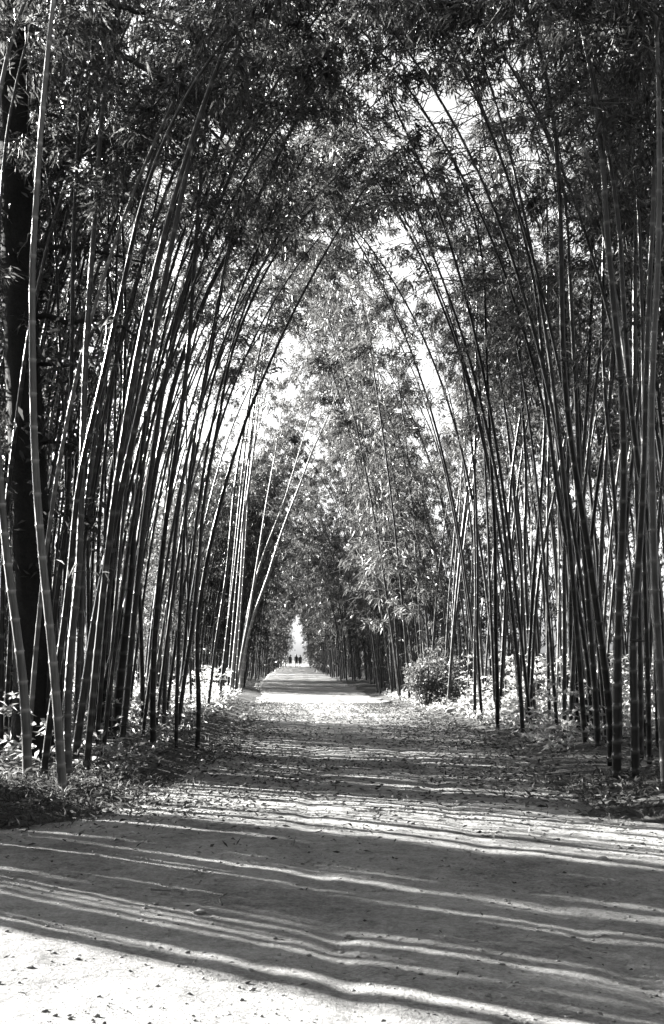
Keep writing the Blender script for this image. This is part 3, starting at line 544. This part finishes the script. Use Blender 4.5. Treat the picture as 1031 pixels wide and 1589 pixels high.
for pts, r0 in BR:
    p = np.array([at(x, y, YT*(1-.02*k)) for k, (x, y) in enumerate(pts)])
    c0 = tp[np.argmin(np.abs(tp[:, 2]-p[0, 2]))]
    p = np.vstack([[c0], p]) if np.linalg.norm(c0-p[0]) > .15 else p
    p = smooth_path(spline(p, .12), 2); p[1:-1] += rng.normal(size=(len(p)-2, 3))*.012
    V, Q = tube(p-tp[0], np.linspace(r0, r0*.3, len(p)), 7)
    link('branch', make_mesh('branch', V, Q, M_BARK, smooth=True), tree)
    k = 110; s = (.35+.65*rng.random(k))*cum(p)[-1]
    leafP.append(sample(p, s)-tp[0]+rng.normal(size=(k, 3))*.16); leafD.append(rng.normal(size=(k, 3))+[0, 0, -.4])
def blob(c, rad, n, k=9):
    cc = np.asarray(c)+rng.normal(size=(n, 3))*np.asarray(rad)
    leafP.append(np.repeat(cc, k, 0)+rng.normal(size=(n*k, 3))*.1-tp[0]); leafD.append(rng.normal(size=(n*k, 3))+[0, 0, -.3])
for x, y, yy, rr, n in [(-30,300,1.03,(.8,.9,1.3),200),(-40,700,1.0,(.7,.8,1.0),160),(10,60,1.05,(.7,.9,.9),150),(-150,60,1.02,(1.2,1.2,1.0),220),(15,950,1.12,(.3,.4,.8),60),(-60,1000,1.2,(.5,.6,.7),110),(20,250,1.12,(.4,.6,1.2),200),(30,480,1.1,(.3,.6,.8),120),(5,640,1.1,(.35,.6,.8),120)]:
    blob(at(x, y, YT*yy), rr, n)
LP, LD = np.vstack(leafP), np.vstack(leafD)
V, Q = leaf_quads(LP, LD, .17*(.6+.7*rng.random(len(LP))), .05*(.7+.6*rng.random(len(LP))), rng)
link('crown', make_mesh('crown', V, Q, M_TREELEAF), tree)

# ------------------------------------------------------------------ shrub by the road
c = at(660, 1100, 33); c[2] = height(c[0], c[1])
sh = tag(empty('shrub', c), 'round leafy shrub at the right road edge before the dark hedge', 'shrub')
a = Acc(); pp, dd = [], []
for k in range(26):
    th = rng.random()*6.28; e = np.array([math.cos(th)*.62*rng.random()**.5, math.sin(th)*.6*rng.random()**.5, 1.0+.55*rng.random()])
    q = np.array([e*[.15, .15, 0]+[0, 0, -.05], e*[.6, .6, .5], e*(.9+.45*rng.random())]); V, Q = tube(spline(q, .15), np.linspace(.016, .004, len(spline(q, .15))), 4); a.add(V, Q)
link('stem', a.mesh('stem', M_TWIG), sh)
n = 520
u = unit(rng.normal(size=(n, 3))); rr = (.55+.5*rng.random(n))[:, None]; cc = u*rr*[.95, .9, .74]*(1+.95*vnoise(u[:, 0]*1.7+9, u[:, 2]*1.7+9, 50)+.5*vnoise(u[:, 0]*4+9, u[:, 2]*4+u[:, 1]*2+9, 51))[:, None]+[.15, 0, .74]
cc = cc[cc[:, 2] > .05]; n = len(cc)
LP = np.repeat(cc, 8, 0)+rng.normal(size=(n*8, 3))*.07; LD = np.repeat(unit(cc-[0, 0, .6]), 8, 0)+rng.normal(size=(n*8, 3))*.8
V, Q = leaf_quads(LP, LD, .11*(.7+.6*rng.random(n*8)), .05*(.7+.6*rng.random(n*8)), rng)
link('foliage', make_mesh('foliage', V, Q, M_SHRUB), sh)

# ------------------------------------------------------------------ undergrowth, litter, pebbles (stuff)
def tuft(points, k, L, W, spread, up):
    P = np.repeat(points, k, 0); n = len(P); D = rng.normal(size=(n, 3))*spread+[0, 0, up]; D[:, 2] = np.abs(D[:, 2])
    return leaf_quads(P+rng.normal(size=(n, 3))*[.05, .05, .01], D, L*(.5+rng.random(n)), W*(.6+.8*rng.random(n)), rng, .35)
def ground_pts(n, f):
    o = np.array([f() for _ in range(n)]); return np.column_stack([o, height(o[:, 0], o[:, 1])])
a = Acc()
def f1():
    Y = 17+27*rng.random(); return (edges(Y)[1]+.45+rng.random()**1.2*(1+.26*Y), Y)
p = ground_pts(2200, f1); hh = rng.random(len(p))**1.9*1.5*np.clip((p[:, 0]-4.0)/1.6, .08, 1)
q = p.copy(); q[:, 2] += hh
V, Q = tuft(q, 9, .17, .055, 1., .25); a.add(V, Q)
def f2():
    Y = 14+22*rng.random(); return (-2.2-rng.random()**1.3*(1+.26*Y), Y)
p = ground_pts(1900, f2); q = p.copy(); q[:, 2] += rng.random(len(p))**2.4*.9*np.clip((-2.2-p[:, 0])/1.2, .05, 1)
V, Q = tuft(q, 9, .15, .045, 1., .25); a.add(V, Q)
def f3():
    Y = 30+14*rng.random(); return (-1.9-rng.random()*1.2-.1*(Y-30)*rng.random(), Y)
p = ground_pts(200, f3); q = p.copy(); q[:, 2] += rng.random(len(p))**2*1.0
V, Q = tuft(q, 9, .15, .05, 1., .25); a.add(V, Q)
ug = link('undergrowth', a.mesh('undergrowth', M_GREEN)); tag(ug, 'bright leafy undergrowth around the feet of the bamboo', 'undergrowth', kind='stuff')
a = Acc()
def f4():
    Y = 10+4.2*rng.random(); return (edges(Y)[0]+.7*rng.random()**2-rng.random()**.8*(.2+.5*Y*.27), Y)
p = ground_pts(900, f4); V, Q = tuft(p, 6, .13, .016, 1., .4); a.add(V, Q)
def f5():
    Y = 10+4*rng.random(); return (edges(Y)[1]+.1+rng.random()**.8*2.2, Y)
p = ground_pts(500, f5); V, Q = tuft(p, 6, .14, .024, .9, .5); a.add(V, Q)
gs = link('grass', a.mesh('grass', M_DRYG)); tag(gs, 'low grass and leafy ground cover on both road banks', 'grass', kind='stuff')
a = Acc()
def flat(p, L, W):
    n = len(p); D = rng.normal(size=(n, 3)); D[:, 2] = np.abs(D[:, 2])*.4
    P = p.copy(); P[:, 2] += .045+.02*rng.random(n)
    return leaf_quads(P, D, L*(.5+.9*rng.random(n)), W*(.6+.8*rng.random(n)), rng, .15)
def f6():
    Y = 8.2+28*rng.random()**1.1; l, r_ = edges(Y); return (max(l, -4)+(min(r_, 5)-max(l, -4))*rng.random(), Y)
p = ground_pts(42000, f6); l_, r__ = edges(p[:, 1]); uu = np.abs((p[:, 0]-l_)/(r__-l_)-.5)*2; keep = (vnoise(p[:, 0]*.9, p[:, 1]*.45, 60)+.5)*(.3+.9*uu**1.5) > rng.random(len(p))*.9
keep &= rng.random(len(p)) < np.clip((p[:, 1]-7.8)/4.5, 0, 1)**1.3; p = p[keep]
V, Q = flat(p, .075, .02); a.add(V, Q)
def f7():
    Y = 10+26*rng.random(); s = rng.random() < .5; l, r_ = edges(Y)
    return ((l+.9*rng.random()-rng.random()*4.5) if s else (r_-1.0*rng.random()+rng.random()*4.5), Y)
p = ground_pts(15000, f7); p[:, 2] += .02; V, Q = flat(p, .12, .024); a.add(V, Q)
def f8():
    return (-2.5+5.5*rng.random(), 4.4+6.2*rng.random())
p = ground_pts(300, f8); V, Q = flat(p, .035, .012); a.add(V, Q)
lt = link('leaf_litter', a.mesh('leaf_litter', M_LITTER)); tag(lt, 'dry fallen bamboo leaves strewn over the road and its banks', 'leaf litter', kind='stuff')
# pebbles and clods
import bmesh
bm = bmesh.new(); bmesh.ops.create_icosphere(bm, subdivisions=1, radius=1)
iv = np.array([v.co[:] for v in bm.verts]); iq = np.array([[v.index for v in f.verts] for f in bm.faces]); bm.free()
Vs, Qs, k = [], [], 0
def f9():
    Y = 4.3+20*rng.random()**1.7; l, r_ = edges(Y); l, r_ = max(l, -3.2), min(r_, 4); return (l+(r_-l)*rng.random(), Y)
p = ground_pts(9000, f9)
for q in p:
    s = .003+.010*rng.random()**6
    v = iv*(1+.25*rng.normal(size=(len(iv), 1)))*[s*1.3, s, s*.7]+q+[0, 0, .031]
    Vs.append(v); Qs.append(iq+k); k += len(v)
pb = link('gravel', make_mesh('gravel', np.vstack(Vs), np.vstack(Qs), M_STONE)); tag(pb, 'small pebbles and clods scattered on the dirt road', 'gravel', kind='stuff')
Vs, Qs, k = [], [], 0
def f10():
    Y = 4.3+16*rng.random()**1.3; l, r_ = edges(Y); l, r_ = max(l, -3.2), min(r_, 4); return (l+(r_-l)*rng.random(), Y)
p = ground_pts(26000, f10); p = p[(vnoise(p[:, 0]*1.3, p[:, 1]*1.3, 90)+.5)*np.clip((p[:, 1]-4.6)/3, .12, 1) > rng.random(len(p))]
for q in p:
    s = .003+.010*rng.random()**5
    v = iv*(1+.3*rng.normal(size=(len(iv), 1)))*[s*1.5, s*1.2, s*.8]+q+[0, 0, .03]
    Vs.append(v); Qs.append(iq+k); k += len(v)
sc_ = link('soil_crumbs', make_mesh('soil_crumbs', np.vstack(Vs), np.vstack(Qs), M_DIRT)); tag(sc_, 'crumbs of trodden earth roughening the road surface', 'soil', kind='stuff')
# single stones lying in the open foreground
def stone(px, py, s, label, mat=M_STONE):
    Y = depth(py); q = at(px, py, Y); z = height(q[0], q[1])+.03
    bm = bmesh.new(); bmesh.ops.create_icosphere(bm, subdivisions=3, radius=1)
    for v in bm.verts:
        c_ = np.array(v.co[:]); d = 1+.5*float(vnoise(np.array([c_[0]*1.6+px]), np.array([c_[1]*1.6+c_[2]*2+py]), 70)[0])
        v.co = (c_*d*[s*1.35, s, s*.6]).tolist()
    me = bpy.data.meshes.new('stone'); bm.to_mesh(me); bm.free(); me.materials.append(mat)
    me.polygons.foreach_set('use_smooth', np.ones(len(me.polygons), bool))
    o = link('stone', me, None, (q[0], q[1], z+s*.25)); tag(o, label, 'stone', 'stones lying on the dirt road')
stone(47, 1513, .016, 'small dark stone lying on the white sunlit dirt')
stone(183, 1383, .03, 'flat clod of earth at the left of the bare road')
stone(310, 1421, .03, 'low dark lump on the bare road beside a twig')
stone(935, 1340, .035, 'dark clod on the right side of the road by the last light streaks')
stone(705, 1113, .16, 'pale block lying at the road edge beside the round shrub')
def twig(p0, p1, label):
    a_ = at(*p0, depth(p0[1])); b_ = at(*p1, depth(p1[1]))
    q = np.array([a_, (a_+b_)/2+rng.normal(size=3)*.02, b_]); q[:, 2] = height(q[:, 0], q[:, 1])+.05
    q = spline(q, .04); V, Q = tube(q-q[0], np.linspace(.009, .004, len(q)), 5)
    tag(link('twig', make_mesh('twig', V, Q, M_TWIG, smooth=True), None, q[0]), label, 'twig', 'twigs lying on the dirt road')
twig((345,1412), (353,1395), 'short dark twig standing out on the bare road beside the low lump')
twig((235,1390), (265,1392), 'thin twig lying crosswise left of the low lump')
twig((520,1215), (600,1222), 'long thin stick lying across the shaded road')

# dry sheath hanging on the sheathed culm, folded leaves higher up
def sheath(px, py, Y, L, W, d, label):
    n = 7; t = np.linspace(0, 1, n); p0 = at(px, py, Y); d = np.asarray(d, float)
    rows = []
    for k in t:
        c_ = p0+d*L*k+np.array([0, -.02, -.25*L*k*k]); w = W*math.sin(math.pi*(.15+.8*k)); rows.append([c_+[-w*.5, 0, -w*.3], c_+[0, -w*.25, 0], c_+[w*.5, 0, -w*.3]])
    V = np.array(rows).reshape(-1, 3); i = np.arange(n-1)[:, None]*3+np.arange(2)[None]; i = i.ravel()
    Q = np.stack([i, i+1, i+4, i+3], -1)
    o = link('leaf_sheath', make_mesh('leaf_sheath', V-V[0], Q, M_LITTER, smooth=True), None, V[0]); tag(o, label, 'leaf sheath', 'dry bamboo sheaths')
    s = o.modifiers.new('thickness', 'SOLIDIFY'); s.thickness = .004
YS = depth(1221)
sheath(978, 992, YS-.12, .18, .08, (.9, -.1, .1), 'torn pale sheath stuck to the thick dark culm at mid height')
sheath(985, 352, YS-.15, .3, .05, (-.8, -.1, -.5), 'long folded dry sheath hanging high among the culms on the right')

# ------------------------------------------------------------------ people far down the avenue
def person(px, dx, scale, label, coat):
    Y = 150.; x = (px-CX)/F*Y; z = height(x, Y)
    sk = [(0,0,.95,.15),(0,0,1.15,.145),(0,0,1.38,.16),(0,0,1.50,.065),(0,.02,1.60,.095),(0,.02,1.70,.085),
          (.19,0,1.40,.06),(.25,.02,1.13,.045),(.24,-.05,.88,.035),(-.19,0,1.40,.06),(-.25,.02,1.13,.045),(-.24,-.05,.88,.035),
          (.10,0,.86,.095),(.11,-.04,.48,.065),(.11,.05,.08,.045),(.11,-.1,.03,.035),(-.10,0,.86,.095),(-.11,.05,.48,.065),(-.11,.12,.08,.045),(-.11,-.02,.03,.035)]
    E = [(0,1),(1,2),(2,3),(3,4),(4,5),(2,6),(6,7),(7,8),(2,9),(9,10),(10,11),(0,12),(12,13),(13,14),(14,15),(0,16),(16,17),(17,18),(18,19)]
    me = bpy.data.meshes.new('person'); me.from_pydata([s[:3] for s in sk], E, []); me.materials.append(coat)
    o = link('person', me, None, (x, Y, z+.03)); o.scale = (scale,)*3; o.rotation_euler.z = dx
    m = o.modifiers.new('skin', 'SKIN'); 
    for i, s in enumerate(sk): me.skin_vertices[0].data[i].radius = (s[3], s[3]*.85)
    me.skin_vertices[0].data[0].use_root = True
    sb = o.modifiers.new('sub', 'SUBSURF'); sb.levels = sb.render_levels = 1
    tag(o, label, 'person', 'people walking at the far end of the avenue')
    bm = bmesh.new(); bmesh.ops.create_uvsphere(bm, u_segments=10, v_segments=7, radius=.115)
    for v in bm.verts: v.co = (v.co.x*.9, v.co.y+.03, v.co.z*.85+1.69)
    hm = bpy.data.meshes.new('hair'); bm.to_mesh(hm); bm.free(); hm.materials.append(M_HAIR); link('hair', hm, o)
    # coat skirt
    n = 12; a_ = np.arange(n)/n*2*math.pi; lv = [(1.44, .2, .13), (1.2, .19, .15), (.95, .21, .17), (.62, .25, .2)]
    V = np.vstack([np.stack([w*np.cos(a_), d*np.sin(a_), 0*a_+h], -1) for h, w, d in lv]); j = np.arange(n)
    Q = np.vstack([np.stack([k*n+j, k*n+(j+1) % n, k*n+n+(j+1) % n, k*n+n+j], -1) for k in range(3)])
    link('coat', make_mesh('coat', V, Q, coat, smooth=True), o)
person(450.5, .2, 1.0, 'person in dark clothes, standing a little apart at the left of the far group', M_COAT)
person(460, -.1, 1.02, 'person in a dark coat, middle one of the far group', M_COAT)
person(466, .1, .97, 'person in dark clothes, rightmost and close beside the middle one', M_CLOTH2)

# ------------------------------------------------------------------ light, sky, camera
AZ, EL_ = R(56), R(19)                                 # sun to the left of the road, ahead of the camera
sv = np.array([-math.sin(AZ)*math.cos(EL_), math.cos(AZ)*math.cos(EL_), math.sin(EL_)])
from mathutils import Vector
s = bpy.data.lights.new('sun', 'SUN'); s.energy = 5.0; s.angle = R(.55); s.color = (1, .985, .955)
so = bpy.data.objects.new('sun', s); C.objects.link(so); so.location = (-30, 30, 40)
so.rotation_euler = Vector(sv.tolist()).to_track_quat('Z', 'Y').to_euler()
w = bpy.data.worlds.new('World'); bpy.context.scene.world = w; w.use_nodes = True
N, K = w.node_tree.nodes, w.node_tree.links
sk = N.new('ShaderNodeTexSky'); sk.sky_type = 'NISHITA'; sk.sun_disc = False; sk.sun_elevation = EL_; sk.sun_rotation = -AZ
sk.dust_density = 3.0
bw = N.new('ShaderNodeRGBToBW'); K.new(sk.outputs[0], bw.inputs[0])
bg = N['Background']; K.new(bw.outputs[0], bg.inputs[0]); bg.inputs[1].default_value = .052
cam = bpy.data.cameras.new('camera'); co = bpy.data.objects.new('camera', cam); C.objects.link(co)
co.location = (0, 0, CAMH); co.rotation_euler = (R(90), 0, 0)
cam.sensor_width = 36; cam.lens = 36*F/1589; cam.shift_x = (515.5-CX)/1589; cam.shift_y = (HY-794.5)/1589
cam.clip_start = .05; cam.clip_end = 1500
sc = bpy.context.scene; sc.camera = co
sc.view_settings.view_transform = 'Standard'; sc.view_settings.look = 'None'; sc.view_settings.gamma = 1
sc.view_settings.exposure = 3.45
sc.cycles.max_bounces = 6; sc.cycles.diffuse_bounces = 3; sc.cycles.transmission_bounces = 3; sc.cycles.glossy_bounces = 2
